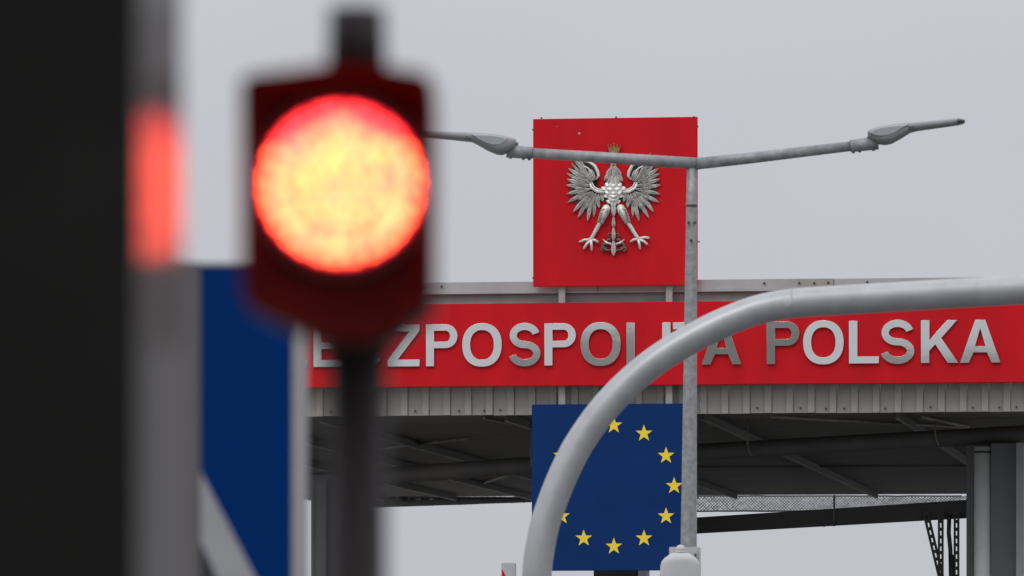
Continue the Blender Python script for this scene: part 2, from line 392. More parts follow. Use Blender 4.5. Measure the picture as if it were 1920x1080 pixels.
def glyph(ch, w):
    s = SW; o = .018
    if ch == 'I': return [[(0, 0), (s, 0), (s, 1), (0, 1)]]
    if ch == 'L': return [[(0, 0), (w, 0), (w, .165), (s, .165), (s, 1), (0, 1)]]
    if ch == 'T': return [[(w / 2 - s / 2, 0), (w / 2 + s / 2, 0), (w / 2 + s / 2, .835), (w, .835), (w, 1), (0, 1), (0, .835), (w / 2 - s / 2, .835)]]
    if ch == 'E': return [[(0, 0), (w, 0), (w, .165), (s, .165), (s, .43), (w * .93, .43), (w * .93, .59), (s, .59), (s, .835), (w, .835), (w, 1), (0, 1)]]
    if ch == 'Z': return [[(0, 0), (w, 0), (w, .165), (s * 1.25, .165), (w, .85), (w, 1), (.04, 1), (.04, .835), (w - s * 1.3, .835), (0, .15)]]
    if ch == 'O': return [superell(w / 2, .5, w / 2, .5 + o), superell(w / 2, .5, w / 2 - s * .98, .5 + o - .165)]
    if ch == 'A': return [[(0, 0), (s * 1.06, 0), (w * .5 - .155, .24), (w * .5 + .155 + .0, .24), (w - s * 1.06, 0), (w, 0), (w / 2 + .115, 1), (w / 2 - .115, 1)],
                          [(w * .5 - .125, .385), (w * .5 + .125, .385), (w * .5, .80)]]
    if ch in 'PR':
        r0 = .285; yc = 1 - r0
        o1 = [(0, 0), (s, 0), (s, yc - r0)] if ch == 'P' else [(0, 0), (s, 0), (s, .40), (w * .5, .40), (w * .74, 0), (w, 0), (w * .72, .45)]
        o1 += ell(w - r0, yc, r0, r0, -90 if ch == 'P' else -60, 90, 20) + [(0, 1)]
        ri = r0 - .155
        return [o1, [(s, yc - ri)] + ell(w - r0, yc, r0 - s * .93, ri, -90, 90, 16) + [(s, yc + ri)]]
    if ch == 'K': return [[(0, 0), (s, 0), (s, .285), (.335, .435), (w - s * 1.28, 0), (w, 0), (.475, .585), (w - .03, 1), (w - s * 1.33, 1), (s, .53), (s, 1), (0, 1)]]
    if ch == 'S':
        sw = .172; H = 1 + 2 * o - sw; ry = H / 4; rx = w / 2 - s * .47
        c1 = ell(w / 2, .5 + ry, rx * .94, ry, 12, 262, 30); c2 = ell(w / 2, .5 - ry, rx, ry, 82, -170, 30)
        return [stroke(c1 + c2, sw)]
    if ch == 'C':
        return [stroke(ell(w / 2, .5, w / 2 - s / 2, .5 - s / 2 + o, 42, 318, 40), s * .95)]
def letter_bm(ch, w, h):
    c = bpy.data.curves.new('outline', 'CURVE'); c.dimensions = '2D'; c.fill_mode = 'BOTH'; c.extrude = .022 / h; c.bevel_depth = .0025 / h; c.offset = -.0025 / h
    for s_ in glyph(ch, w): spl(c, s_)
    o = bpy.data.objects.new('outline', c); C.objects.link(o); bpy.context.view_layer.update()
    me = bpy.data.meshes.new_from_object(o.evaluated_get(bpy.context.evaluated_depsgraph_get()))
    bm = bmesh.new(); bm.from_mesh(me); bpy.data.objects.remove(o); bpy.data.curves.remove(c); bpy.data.meshes.remove(me)
    bm.transform(Matrix.Rotation(R(90), 4, 'X') @ Matrix.Scale(h, 4)); return bm
row = [('R', 437, 500, .2), ('Z', 512, 577, -.1), ('E', 588, 646, .1), ('C', 656, 722, 0), ('Z', 727, 787, .32), ('P', 799, 858, .22), ('O', 867, 941, .42), ('S', 954, 1014, -.07), ('P', 1021, 1080, .22),
       ('O', 1089, 1164, -.14), ('L', 1175, 1230, -.14), ('I', 1242, 1257, .3), ('T', 1262, 1322, .3), ('A', 1316, 1390, -.55), ('P', 1438, 1499, -.5), ('O', 1506, 1582, .25), ('L', 1592, 1648, .30), ('S', 1651, 1715, -.04), ('K', 1727, 1797, .0), ('A', 1800, 1876, -.02)]
for ch, xa, xb, tilt in row:
    t = (xa - 725) / 1150.0
    yb = 687.5 - 7.5 * t; yt = 609 - 9.5 * t
    a = G(xa, yb, VR - .03); b = G(xb, yb, VR - .03); h = G(xa, yt, VR - .03).z - a.z
    rb.add('letter', letter_bm(ch, (b.x - a.x) / h, h), 'steel', at=(a.x, VR - .03, a.z), rot=(R(-tilt + random.uniform(-.02, .02)), 0, R(random.uniform(-.25, .25))))
# stand-off pins are hidden; a thin return lip along the top and bottom of the board is not
zb_, zt_ = G(1150, 722.5, VR).z, G(1150, 566.5, VR).z
# star board
VE = -.16
eb = Thing('star_board', 'square blue board with a ring of yellow stars hanging below the lettered board', 'sign', (0, VE, G(1150, 1070, VE).z), True)
board(997, 1302.5, 757.5, 1070, VE, .05, eb, 'blue')
def star_bm(r):
    pts = []
    for i in range(10):
        a = R(90 + 36 * i); q = r if i % 2 == 0 else r * .40
        pts.append((q * math.cos(a), q * math.sin(a)))
    return prism(pts, -.004, .004)
stm = None
for i in range(12):
    a = R(30 * i); px, py = 1151 + 113 * math.sin(a), 911 - 113.5 * math.cos(a)
    p = G(px, py, VE - .006)
    if stm is None: stm = eb.add('star', star_bm(.165), 'yellow', at=(p.x, VE - .006, p.z)).data
    else: eb.add('star', None, None, at=(p.x, VE - .006, p.z), mesh=stm)
# eagle board
VS = -.20
ebd = Thing('eagle_board', 'square red board with a crowned silver eagle relief standing above the canopy', 'sign', (0, VS, G(1150, 536, VS).z), True)
board(999.5, 1307.5, 221, 536, VS, .08, ebd, 'red')

cm_ = None
for px, py in ((1015, 221), (1155, 219.5), (1301, 219), (1308, 237), (999, 243), (999, 521)):
    p = G(px, py, VS)
    if cm_ is None: cm_ = ebd.add('edge_clip', Box((-.012, -.012, -.012), (.012, .05, .012)), 'bolt', at=p).data
    else: ebd.add('edge_clip', None, None, at=p, mesh=cm_)
for px, py, r_ in ((1086, 250, .019), (1044, 237, .007)):
    p = G(px, py, VS); ebd.add('paint_chip', Tube([p + Vector((0, .004, 0)), p + Vector((0, -.002, 0))], r_, 7), 'plate')

def E(x, y, h=0.0):
    return G(1050 + x / 4.695, 260 + y / 4.695, VS - .012 - h)
PXM = 1 / 469.5 * 1.0   # one eagle drawing unit in metres
def feather(a, b, wd, h0=.01, h1=.02, bend=0.0, groove=.006, n=7, tipw=.0):
    """blade with two raised vanes either side of a quill groove; a, b in drawing units"""
    a = Vector(a); b = Vector(b); t = (b - a); L_ = t.length; t /= L_; nrm = Vector((-t.y, t.x))
    bm = bmesh.new(); rows = []
    for i in range(n + 1):
        s = i / n
        wv = wd * (.45 + .55 * math.sin(math.pi * min(1, s * 1.15 + .12))) if s < .7 else wd * max(.02, (1 - s) / .3) ** .75 * (.45 + .55 * math.sin(math.pi * .925))
        if s < .7: wv = wd * (.5 + .5 * min(1, s / .45))
        else: wv = wd * max(.03, (1 - s) / .3) ** .7
        c = a + t * L_ * s + nrm * bend * math.sin(math.pi * s) * L_
        hh = h0 + (h1 - h0) * math.sin(math.pi * (.2 + .7 * s))
        k = max(.15, wv / wd)
        prof = [(-.5, -h0 - .004), (-.5, -.012), (-.27, .026 * k), (-.07, .008 * k - groove), (0, .028 * k), (.07, .008 * k - groove), (.27, .026 * k), (.5, -.012), (.5, -h0 - .004)]
        rows.append([bm.verts.new(E((c + nrm * wv * f).x, (c + nrm * wv * f).y, hh + z)) for f, z in prof])
    for r0, r1 in zip(rows, rows[1:]):
        for q in range(len(r0) - 1): bm.faces.new((r0[q], r1[q], r1[q + 1], r0[q + 1]))
    bm.faces.new(rows[0]); bm.faces.new(rows[-1][::-1])
    bmesh.ops.recalc_face_normals(bm, faces=bm.faces); return bm
MX = 470.0
def mir(p, side): return p if side < 0 else (2 * MX - p[0], p[1])
# dark backing of the emblem, painted shade for the feather gaps: wing and body outline
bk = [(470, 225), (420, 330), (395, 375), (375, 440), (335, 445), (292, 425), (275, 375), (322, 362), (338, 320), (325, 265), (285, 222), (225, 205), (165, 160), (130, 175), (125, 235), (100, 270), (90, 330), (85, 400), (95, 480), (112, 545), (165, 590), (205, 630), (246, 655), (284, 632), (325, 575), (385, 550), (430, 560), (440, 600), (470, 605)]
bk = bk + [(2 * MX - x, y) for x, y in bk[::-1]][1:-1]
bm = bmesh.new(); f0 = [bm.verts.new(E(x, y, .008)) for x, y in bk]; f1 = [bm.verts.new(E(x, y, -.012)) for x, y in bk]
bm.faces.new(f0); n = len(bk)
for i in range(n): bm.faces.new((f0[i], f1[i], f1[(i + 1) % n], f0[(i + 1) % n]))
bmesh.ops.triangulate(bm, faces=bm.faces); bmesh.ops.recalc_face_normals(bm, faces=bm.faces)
eg = ebd.add('eagle', bm, 'gapshade', label='silver crowned eagle relief with spread wings')
def ea(name, bm, m='silver'): return ebd.add(name, bm, m, parent=eg)
tips = [((140, 118), (255, 330)), ((112, 165), (250, 345)), ((100, 212), (246, 358)), ((72, 262), (240, 378)), ((58, 305), (236, 392)), ((58, 355), (232, 405)), ((52, 410), (230, 420)), ((58, 488), (232, 440)),
        ((66, 562), (240, 462)), ((114, 648), (252, 478)), ((155, 702), (268, 490)), ((243, 730), (285, 498)), ((298, 690), (305, 500)), ((345, 612), (330, 500))]
for side in (-1, 1):
    for i, (tp, rt) in enumerate(tips):
        ea('feather', feather(mir(rt, side), mir(tp, side), random.uniform(31, 37) * (.8 if i < 3 else 1), .014 + .012 * (i % 2), .034 + .018 * (i % 2), bend=random.uniform(-.03, .03)))
    for i in range(len(tips) - 1):
        (t0, r0), (t1, r1) = tips[i], tips[i + 1]
        t = Vector((t0[0] + t1[0], t0[1] + t1[1])) / 2; r = Vector((r0[0] + r1[0], r0[1] + r1[1])) / 2
        q = r + (t - r) * random.uniform(.50, .62)
        ea('covert', feather(mir(tuple(r), side), mir(tuple(q), side), 21, .050, .066))
    for (r, q) in (((290, 470), (232, 495)), ((300, 478), (262, 525)), ((318, 484), (297, 560)), ((338, 486), (343, 566)), ((360, 488), (382, 558)), ((275, 440), (205, 455)), ((265, 415), (200, 405)), ((268, 395), (210, 350)), ((282, 380), (222, 300)), ((298, 370), (250, 268)), ((308, 362), (278, 270)), ((280, 372), (196, 268))):
        ea('covert', feather(mir(r, side), mir(q, side), 27, .055, .070))
    # shoulder coil and the arm of the wing
    P = [mir(p, side) for p in ((215, 200), (262, 208), (305, 238), (330, 285), (340, 325), (318, 360))]
    ea('wing_ridge', Tube([E(x, y, .05) for x, y in P], [q * PXM for q in (7, 11, 14, 15, 14, 6)], 10))
    P = [mir(p, side) for p in ((205, 235), (250, 262), (283, 300), (305, 340), (285, 362))]
    ea('wing_ridge', Tube([E(x, y, .045) for x, y in P], [q * PXM for q in (4, 8, 9, 8, 4)], 8))
    P = [mir(p, side) for p in ((262, 385), (278, 432), (325, 465), (390, 474))]
    ea('wing_arm', Tube([E(x, y, .055) for x, y in P], [q * PXM for q in (10, 13, 14, 15)], 10))
    P = [mir(p, side) for p in ((275, 372), (296, 420), (335, 446), (388, 452))]
    ea('wing_arm', Tube([E(x, y, .05) for x, y in P], [q * PXM for q in (6, 8, 8, 9)], 8))
# body, neck feathers and rows of scales
bm = bmesh.new()
prof = [(225, 22), (270, 34), (320, 50), (370, 62), (420, 84), (460, 88), (500, 74), (540, 42), (580, 26), (610, 20)]
rings = []
for y, hw in prof:
    rings.append([bm.verts.new(E(MX + hw * math.cos(a), y, .014 + .085 * math.sin(a) * min(1, hw / 60))) for a in [math.pi * k / 10 for k in range(11)]])
for r0, r1 in zip(rings, rings[1:]):
    for k in range(10): f = bm.faces.new((r0[k], r0[k + 1], r1[k + 1], r1[k])); f.smooth = True
bm.faces.new(rings[0]); bm.faces.new(rings[-1]); bmesh.ops.recalc_face_normals(bm, faces=bm.faces)
ea('body', bm)
def hwid(y):
    for (a, wa), (b, wb) in zip(prof, prof[1:]):
        if a <= y <= b: return wa + (wb - wa) * (y - a) / (b - a)
    return 20
bm = bmesh.new()
for j, y in enumerate((412, 445, 478, 508, 536, 560, 582)):
    hw = hwid(y); nn = max(1, int(hw / 26)); 
    for i in range(nn + (j % 2)):
        x = MX + (i - (nn + (j % 2) - 1) / 2) * 2 * hw * .92 / max(1, nn)
        s = max(-1, min(1, (x - MX) / hw)); h = .018 + .085 * math.sqrt(max(0, 1 - s * s)) * min(1, hw / 60)
        wv = 2 * hw * .98 / max(1, nn) * .5; c = bm.verts.new(E(x, y + 4, h + .009)); rim = []
        for k in range(13):
            a = math.pi + math.pi * 2 * k / 12 
            yy = math.sin(-a); rim.append((x + wv * math.cos(a), y - 16 + (28 if yy > 0 else 8) * yy, h + .008 if yy > 0 else h - .016))
        rv_ = [bm.verts.new(E(*q)) for q in rim[:-1]]
        for k in range(12): bm.faces.new((c, rv_[k], rv_[(k + 1) % 12]))
bmesh.ops.recalc_face_normals(bm, faces=bm.faces); ea('scale_plumage', bm).__setitem__('kind', 'stuff')
for sd, tp, rt in ((-1, (388, 368), (450, 285)), (-1, (408, 332), (455, 250)), (-1, (425, 398), (452, 310)), (-1, (448, 300), (462, 235)), (1, (554, 378), (490, 285)), (1, (540, 330), (485, 250)), (1, (518, 400), (488, 310)), (1, (496, 305), (478, 235)), (0, (470, 418), (470, 320)), (0, (472, 350), (470, 245))):
    ea('neck_feather', feather(rt, tp, 34, .075, .088))
bm = bmesh.new(); blob(bm, E(465, 168, .06), 40 * PXM, .05, 42 * PXM); tube(bm, [E(450, 170, .07), E(425, 172, .07), E(408, 190, .06)], [20 * PXM, 13 * PXM, 3 * PXM], 8); tube(bm, [E(470, 190, .05), E(470, 235, .06)], [30 * PXM, 26 * PXM], 10)
ea('head', bm)
cr = [(434, 130), (424, 62), (438, 84), (449, 56), (461, 80), (475, 46), (488, 80), (502, 56), (514, 84), (530, 64), (516, 130)]
bm = bmesh.new(); f0 = [bm.verts.new(E(x, y, .07)) for x, y in cr]; f1 = [bm.verts.new(E(x, y, .02)) for x, y in cr]; bm.faces.new(f0); n = len(cr)
for i in range(n): bm.faces.new((f0[i], f1[i], f1[(i + 1) % n], f0[(i + 1) % n]))
for x, y in ((424, 60), (449, 55), (475, 46), (502, 55), (530, 62)): blob(bm, E(x, y, .05), 6 * PXM, .014, 6 * PXM, 8, 6)
tube(bm, [E(432, 122, .075), E(518, 122, .075)], 8 * PXM, 8)
bmesh.ops.triangulate(bm, faces=[f for f in bm.faces if len(f.verts) > 4]); bmesh.ops.recalc_face_normals(bm, faces=bm.faces); ea('crown', bm, 'gold')
# legs, claws
for side, thigh, knee, ank, toes in ((-1, (415, 598), (352, 742), (272, 888), ((168, 908), (205, 974), (281, 990), (341, 914))), (1, (527, 598), (600, 742), (688, 882), ((617, 908), (707, 978), (776, 935), (791, 872)))):
    th, kn = Vector(thigh), Vector(knee); dvec = (kn - th).normalized(); nv_ = Vector((-dvec.y, dvec.x))
    ea('thigh', Tube([E(*(th - dvec * 14), .03), E(*th, .045), E(*(th + (kn - th) * .35), .05), E(*(th + (kn - th) * .7), .045), E(*kn, .035)], [q * PXM for q in (14, 34, 40, 33, 18)], 12))
    for j in range(5):
        s = .2 + .16 * j; c = th + (kn - th) * s
        for q in (-1, 1):
            ea('thigh_feather', feather(tuple(c - dvec * 16 + nv_ * q * 4), tuple(c + dvec * 26 + nv_ * q * (38 - 3 * j)), 22, .098, .108, n=4))
    ak = Vector(ank)
    bm = bmesh.new(); nseg = 8; pts = []; rr = []
    for j in range(nseg * 2 + 1):
        s = j / (nseg * 2); p = kn + (ak - kn) * s; pts.append(E(p.x, p.y, .045)); rr.append((19 - 4 * s + (4.5 if j % 2 else -3)) * PXM)
    tube(bm, pts, rr, 10); bmesh.ops.recalc_face_normals(bm, faces=bm.faces); ea('shank', bm)
    for tx, ty in toes:
        mvec = Vector((tx, ty)); mid_ = ak + (mvec - ak) * .55 + Vector((0, -8))
        ea('claw', Tube([E(*ak, .045), E(*mid_, .06), E(*(ak + (mvec - ak) * .85), .05), E(tx, ty, .015)], [q * PXM for q in (14, 12, 12, 5)], 8))
# tail
for (ya, yb, wd) in ((560, 692, 44), (692, 792, 34), (785, 905, 36), (900, 1034, 44)):
    ea('tail_feather', feather((472, ya), (472, yb), wd, .05, .07))
for sgn in (-1, 1):
    for (dx, y, r_, r2) in ((36, 850, 13, 11), (42, 905, 17, 15), (70, 942, 22, 18), (92, 972, 16, 14)):
        x = 472 + sgn * dx
        ea('tail_scroll', Tube([E(x + r_ * math.cos(a) * sgn, y + r_ * math.sin(a), .03 + .01 * k / 7) for k, a in enumerate([R(-150 + 40 * q) for q in range(8)])], [r2 * PXM * (1 - .09 * k) for k in range(8)], 8), 'bronze')
    ea('tail_scroll', Tube([E(472 + sgn * 18, 930, .05), E(472 + sgn * 60, 915, .055), E(472 + sgn * 96, 885, .03)], [10 * PXM, 9 * PXM, 3 * PXM], 8))
    ea('tail_scroll', Tube([E(472 + sgn * 20, 985, .04), E(472 + sgn * 70, 978, .05), E(472 + sgn * 110, 945, .03)], [11 * PXM, 10 * PXM, 4 * PXM], 8), 'bronze')

# ------------------------------------------------------------------ twin street lamp
YL = 70.0
base = W(1291, 1080, YL); base.z = 0
slm = Thing('street_lamp', 'galvanised lamp post with two outstretched arms and grey flat lanterns before the eagle board', 'street lamp', base)
px2m = YL / FP
top = W(1297, 305, YL); foot = W(1292, 1080, YL); dirv = (foot - top) / (top.z - foot.z); ground = foot + dirv * foot.z
rpole = lambda y: 9.3 + (y - 310) * .0083
ppt = lambda y: W(1306.6 - rpole(y), y, YL)
pe = (HY + CZ * FP / YL)
slm.add('pole', Tube([ppt(pe), ppt(1010), ppt(700), ppt(384), ppt(306)], [rpole(y) * px2m for y in (pe, 1010, 700, 384, 306)], 28), 'galv')
slm.add('base_plate', Box((ppt(pe).x - .22, YL - .22, 0), (ppt(pe).x + .22, YL + .22, .03), .004), 'galv')
slm.add('collar', Tube([W(1296.9, 386, YL), W(1296.9, 380, YL)], 10.6 * px2m, 28), 'galv2')
slm.add('seam_ring', Tube([W(1296.9, 388.5, YL), W(1296.9, 386.2, YL)], 10.25 * px2m, 28), 'bolt')
for px, py in ((1291, 418), (1303, 418), (1296, 451)):
    p = W(px, py, YL - .07); slm.add('bolt', Tube([p, p - Vector((0, .022, 0))], 2.6 * px2m, 10), 'bolt')
p = W(1308.5, 453, YL); slm.add('bolt', Tube([p, p + Vector((.02, 0, 0))], 1.8 * px2m, 8), 'bolt')
aR = slm.add('arm', Tube([W(1292, 308.5, YL), W(1400, 297, YL), W(1604, 273, YL)], [11.2 * px2m, 10.6 * px2m, 9.2 * px2m], 24), 'galv2')
aL = slm.add('arm', Tube([W(1304, 306.5, YL - .02), W(1180, 298.5, YL - .02), W(988, 286.5, YL - .02)], [11 * px2m, 10.4 * px2m, 9.4 * px2m], 24), 'galv2')
def lantern(st, coup, lens_rng, tipdark, yoff):
    Y = YL + yoff
    # st: (px, ytop, ybottom, half depth m)
    bm = bmesh.new(); rings = []; nn = 20
    for px, yt, yb, hd in st:
        c = W(px, (yt + yb) / 2, Y); hz = (yb - yt) / 2 * px2m
        ring = []
        for k in range(nn):
            a = 2 * math.pi * k / nn; c_, s_ = math.cos(a), math.sin(a)
            ring.append(bm.verts.new(c + Vector((0, hd * math.copysign(abs(c_) ** .7, c_), hz * math.copysign(abs(s_) ** .8, s_)))))
        rings.append(ring)
    for r0, r1 in zip(rings, rings[1:]):
        for k in range(nn): f = bm.faces.new((r0[k], r0[(k + 1) % nn], r1[(k + 1) % nn], r1[k])); f.smooth = True
    bm.faces.new(rings[0]); bm.faces.new(rings[-1]); bmesh.ops.recalc_face_normals(bm, faces=bm.faces)
    h = slm.add('lantern', bm, 'lamp')
    slm.add('tip_cap', Tube([W(*tipdark[0], Y), W(*tipdark[1], Y)], [tipdark[2] * px2m, tipdark[3] * px2m], 12, sy=4.0), 'lampd', parent=h)
    return h
hdR = lantern([(1627, 246, 252, .05), (1634, 242, 262, .13), (1645, 238, 270, .16), (1660, 235.5, 272, .17), (1672, 233.5, 270, .17), (1690, 231.5, 260, .16), (1707, 230.5, 249, .15), (1720, 229.5, 245.5, .145), (1760, 225.5, 240, .13), (1798, 222, 234.5, .11), (1806, 223, 232.5, .07), (1809, 226, 230, .03)], None, None, ((1795, 228.5), (1808.5, 227.8), 6.2, 3.2), 0)
hdL = lantern([(968, 262, 268, .05), (964, 260, 277, .12), (955, 257.5, 285, .16), (942, 254, 291, .17), (932, 252.5, 290, .17), (915, 250.8, 283, .16), (900, 250, 274, .15), (886, 249.5, 266.5, .145), (850, 247.5, 262.5, .13), (812, 245.5, 259, .11), (790, 244.5, 256.5, .09), (782, 246, 254, .04)], None, None, ((800, 251), (782.5, 250), 5.5, 3), -.02)
def shell(pts, Y, bulge, m, name, par):
    """shallow raised glass pane on the near flank of the lantern"""
    bm = bmesh.new(); cx = sum(p[0] for p in pts) / len(pts); cy = sum(p[1] for p in pts) / len(pts)
    o_ = [bm.verts.new(W(x, y, Y - .155)) for x, y in pts]; i_ = [bm.verts.new(W(cx + (x - cx) * .9, cy + (y - cy) * .85, Y - .155 - bulge)) for x, y in pts]
    b_ = [bm.verts.new(W(x, y, Y - .06)) for x, y in pts]
    n = len(pts); bm.faces.new(i_)
    for k in range(n):
        bm.faces.new((o_[k], o_[(k + 1) % n], i_[(k + 1) % n], i_[k])); bm.faces.new((b_[k], b_[(k + 1) % n], o_[(k + 1) % n], o_[k]))
    bmesh.ops.recalc_face_normals(bm, faces=bm.faces); return slm.add(name, bm, m, parent=par)
shell([(1630, 249), (1637, 243), (1650, 239), (1675, 235.5), (1704, 233), (1694, 239), (1680, 248), (1664, 254.5), (1648, 255.5), (1636, 253)], YL, .02, 'lampg', 'lamp_glass', hdR)
shell([(884, 252), (915, 252.5), (938, 255.5), (952, 260), (950, 266), (938, 271.5), (925, 272.5), (910, 268), (895, 260)], YL - .02, .02, 'lampg', 'lamp_glass', hdL)
for pts, Y in (([(1594, 274), (1646, 268)], YL), ([(998, 287), (950, 283)], YL - .02)):
    cpl = slm.add('coupling', Tube([W(*pts[0], Y), W(*pts[1], Y)], [11.4 * px2m, 12.6 * px2m], 20), 'galv2')
    for t in (.12, .35, .85):
        q = W(pts[0][0] + (pts[1][0] - pts[0][0]) * t, pts[0][1] + (pts[1][1] - pts[0][1]) * t + 11, Y)
        slm.add('bolt', Tube([q, q - Vector((0, 0, 3 * px2m))], 2.5 * px2m, 8), 'bolt', parent=cpl)
slm.add('knuckle', Tube([W(1632, 268, YL), W(1637, 252, YL)], [11 * px2m, 8 * px2m], 14), 'lampd', parent=hdR)
slm.add('knuckle', Tube([W(961, 278, YL), W(965, 266, YL)], [9 * px2m, 8 * px2m], 14), 'lampd', parent=hdL)
for px, py, par, Y in ((1709, 240, hdR, YL), (878, 258, hdL, YL)):
    p = W(px, py, Y - .15); slm.add('latch', Box((p.x - .035, p.y - .01, p.z - .022), (p.x + .035, p.y + .04, p.z + .022), .004), 'lampd', parent=par)

# white housing strapped to the lamp post
YH = 69.6; k_ = YH / FP
p0 = W(1277, 1120, YH)
hs_ = Thing('sensor_housing', 'white rounded plastic housing with a knob on top at the lamp post', 'housing', p0)
hs_.add('plate', Box((W(1255, 0, YH).x, YH + .02, W(0, 1130, YH).z), (W(1311, 0, YH).x, YH + .06, W(0, 1025.5, YH).z), .006), 'plate')
hs_.add('plate_edge', Box((W(1311.5, 0, YH).x, YH - .03, W(0, 1130, YH).z), (W(1314, 0, YH).x, YH + .06, W(0, 1027, YH).z)), 'plate')
bm = bmesh.new(); rings = []
for yy, hw in ((1022 + 14.8, 11), (1037.5, 17), (1041, 22), (1046, 29), (1052, 34.5), (1060, 37), (1080, 38.5), (1125, 39)):
    c = W(1275.5, yy, YH - .12)
    rings.append([bm.verts.new(c + Vector((hw * k_ * math.copysign(abs(math.cos(a)) ** .75, math.cos(a)), .14 * min(1, hw / 30) * math.copysign(abs(math.sin(a)) ** .75, math.sin(a)), 0))) for a in [2 * math.pi * q / 28 for q in range(28)]])
for r0, r1 in zip(rings, rings[1:]):
    for q in range(28): f = bm.faces.new((r0[q], r0[(q + 1) % 28], r1[(q + 1) % 28], r1[q])); f.smooth = True
bm.faces.new(rings[0]); bm.faces.new(rings[-1]); bmesh.ops.recalc_face_normals(bm, faces=bm.faces)
hs_.add('shell', bm, 'plastic')
c = W(1276, 1030, YH - .12); bm = blob(bmesh.new(), c, 9.2 * k_, 9.2 * k_, 8.5 * k_, 20, 12); tube(bm, [W(1276.5, 1037, YH - .12), W(1276.5, 1033, YH - .12)], 11 * k_, 20)
hs_.add('knob', bm, 'plastic')
p = W(1304, 1040, YH); hs_.add('bolt', Tube([p + Vector((0, .02, 0)), p + Vector((0, -.005, 0))], 2.2 * k_, 10), 'bolt')

# ------------------------------------------------------------------ curved pale pipe post
YP = 50.0; kp = YP / FP
pts = [(1004, 1300), (1004, 1180), (1006.5, 1080), (1011.5, 1034), (1021, 986), (1034, 946), (1051, 902), (1073, 855), (1093.7, 820), (1122, 780), (1153, 744), (1187, 711), (1221, 683), (1259, 657), (1306, 630), (1357, 605), (1421, 581), (1485, 569), (1563, 563.5), (1700, 555.5), (1915, 543), (2250, 524)]
def catmull(P, m=5):
    r = []
    for i in range(len(P) - 1):
        p0, p1, p2, p3 = P[max(i - 1, 0)], P[i], P[i + 1], P[min(i + 2, len(P) - 1)]
        for j in range(m):
            t = j / m
            r.append(tuple(.5 * ((2 * b) + (c - a) * t + (2 * a - 5 * b + 4 * c - d_) * t * t + (-a + 3 * b - 3 * c + d_) * t ** 3) for a, b, c, d_ in zip(p0, p1, p2, p3)))
    return r + [P[-1]]
sp_ = [W(x, y, YP) for x, y in catmull(pts)]; b0 = Vector((sp_[0].x, YP, 0))
cpost = Thing('curved_post', 'thick pale grey painted pipe post bending over to the right in front of the boards', 'pipe post', b0)
tb = cpost.add('pipe', Tube(sp_, 27.8 * kp, 40), 'pipe')
cpost.add('foot_flange', Tube([b0, b0 + Vector((0, 0, .03))], .18, 24), 'pipe')
p = W(1477, 567, YP - .10); bm = blob(bmesh.new(), p, 12 * kp, .045, 14 * kp, 16, 10); cpost.add('weld_cap', bm, 'plastic')
cpost.add('weld_seam', Tube([W(1483, 569, YP) - Vector((.006, 0, .0005)), W(1483, 569, YP) + Vector((.006, 0, -.0005))], 28.4 * kp, 40), 'pipe')

# small white sign with a red triangle, low behind the curved post
YT = 90.0
p0 = W(954, 1100, YT); p0.z = 0
ws = Thing('warning_sign', 'small white plate with a red pointed triangle just left of the curved post', 'sign', p0)
ws.add('plate', Box((W(940, 0, YT).x, YT, W(0, 1120, YT).z), (W(965.5, 0, YT).x, YT + .03, W(0, 1055.5, YT).z)), 'plate')
ws.add('edge_strip', Box((W(965.7, 0, YT).x, YT - .02, W(0, 1120, YT).z), (W(967.8, 0, YT).x, YT + .04, W(0, 1056, YT).z)), 'columnl')
a, b, c = W(941.5, 1067, YT), W(939, 1110, YT), W(968, 1110, YT)
ws.add('triangle', prism([(a.x, a.z), (b.x, b.z), (W(964, 1110, YT).x, c.z)], YT - .008, YT - .001), 'red')
ws.add('pole', Tube([(p0.x, YT + .06, 0), (p0.x, YT + .06, W(0, 1065, YT).z)], .03, 12), 'galv')

# ------------------------------------------------------------------ red signal light (near, out of focus)
YS = 6.46; ks = YS / FP
p0 = W(668, 900, YS); p0.z = 0
sg = Thing('traffic_light', 'blurred black signal head with one glowing round red lamp on a dark post', 'traffic light', p0)
ol = [(456, 164), (464, 152), (560, 141), (612, 133), (640, 131), (690, 131), (725, 135), (800, 149), (814, 161), (817, 180), (816, 566), (810, 582), (756, 620), (742, 640), (718, 648), (620, 648), (598, 642), (574, 626), (470, 578), (458, 564)]
poly = [((x - 960) * ks, CZ + (HY - y) * ks) for x, y in ol]
sg.add('housing', prism(poly, YS + .012, YS + .15, .004), 'sigblack')
cx, cz = (640 - 960) * ks, CZ + (HY - 346) * ks
# shadow box: the face slopes forward from the lens to the rim to catch its light; red glow is also in its colour
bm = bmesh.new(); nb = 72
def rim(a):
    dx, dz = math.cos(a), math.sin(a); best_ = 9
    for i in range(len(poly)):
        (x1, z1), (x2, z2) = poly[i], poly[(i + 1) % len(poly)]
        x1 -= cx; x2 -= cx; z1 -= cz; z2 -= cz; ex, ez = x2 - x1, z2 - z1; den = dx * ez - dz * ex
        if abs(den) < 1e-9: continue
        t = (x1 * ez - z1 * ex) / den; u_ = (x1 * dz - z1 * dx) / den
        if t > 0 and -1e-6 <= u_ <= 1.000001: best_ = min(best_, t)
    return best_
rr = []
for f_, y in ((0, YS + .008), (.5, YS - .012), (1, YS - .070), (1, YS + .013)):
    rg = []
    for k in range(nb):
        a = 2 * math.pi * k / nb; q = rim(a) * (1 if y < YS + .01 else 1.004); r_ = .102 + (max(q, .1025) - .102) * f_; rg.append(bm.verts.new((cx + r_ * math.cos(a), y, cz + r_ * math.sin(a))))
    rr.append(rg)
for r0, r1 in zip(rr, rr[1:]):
    for k in range(nb): bm.faces.new((r0[k], r0[(k + 1) % nb], r1[(k + 1) % nb], r1[k]))
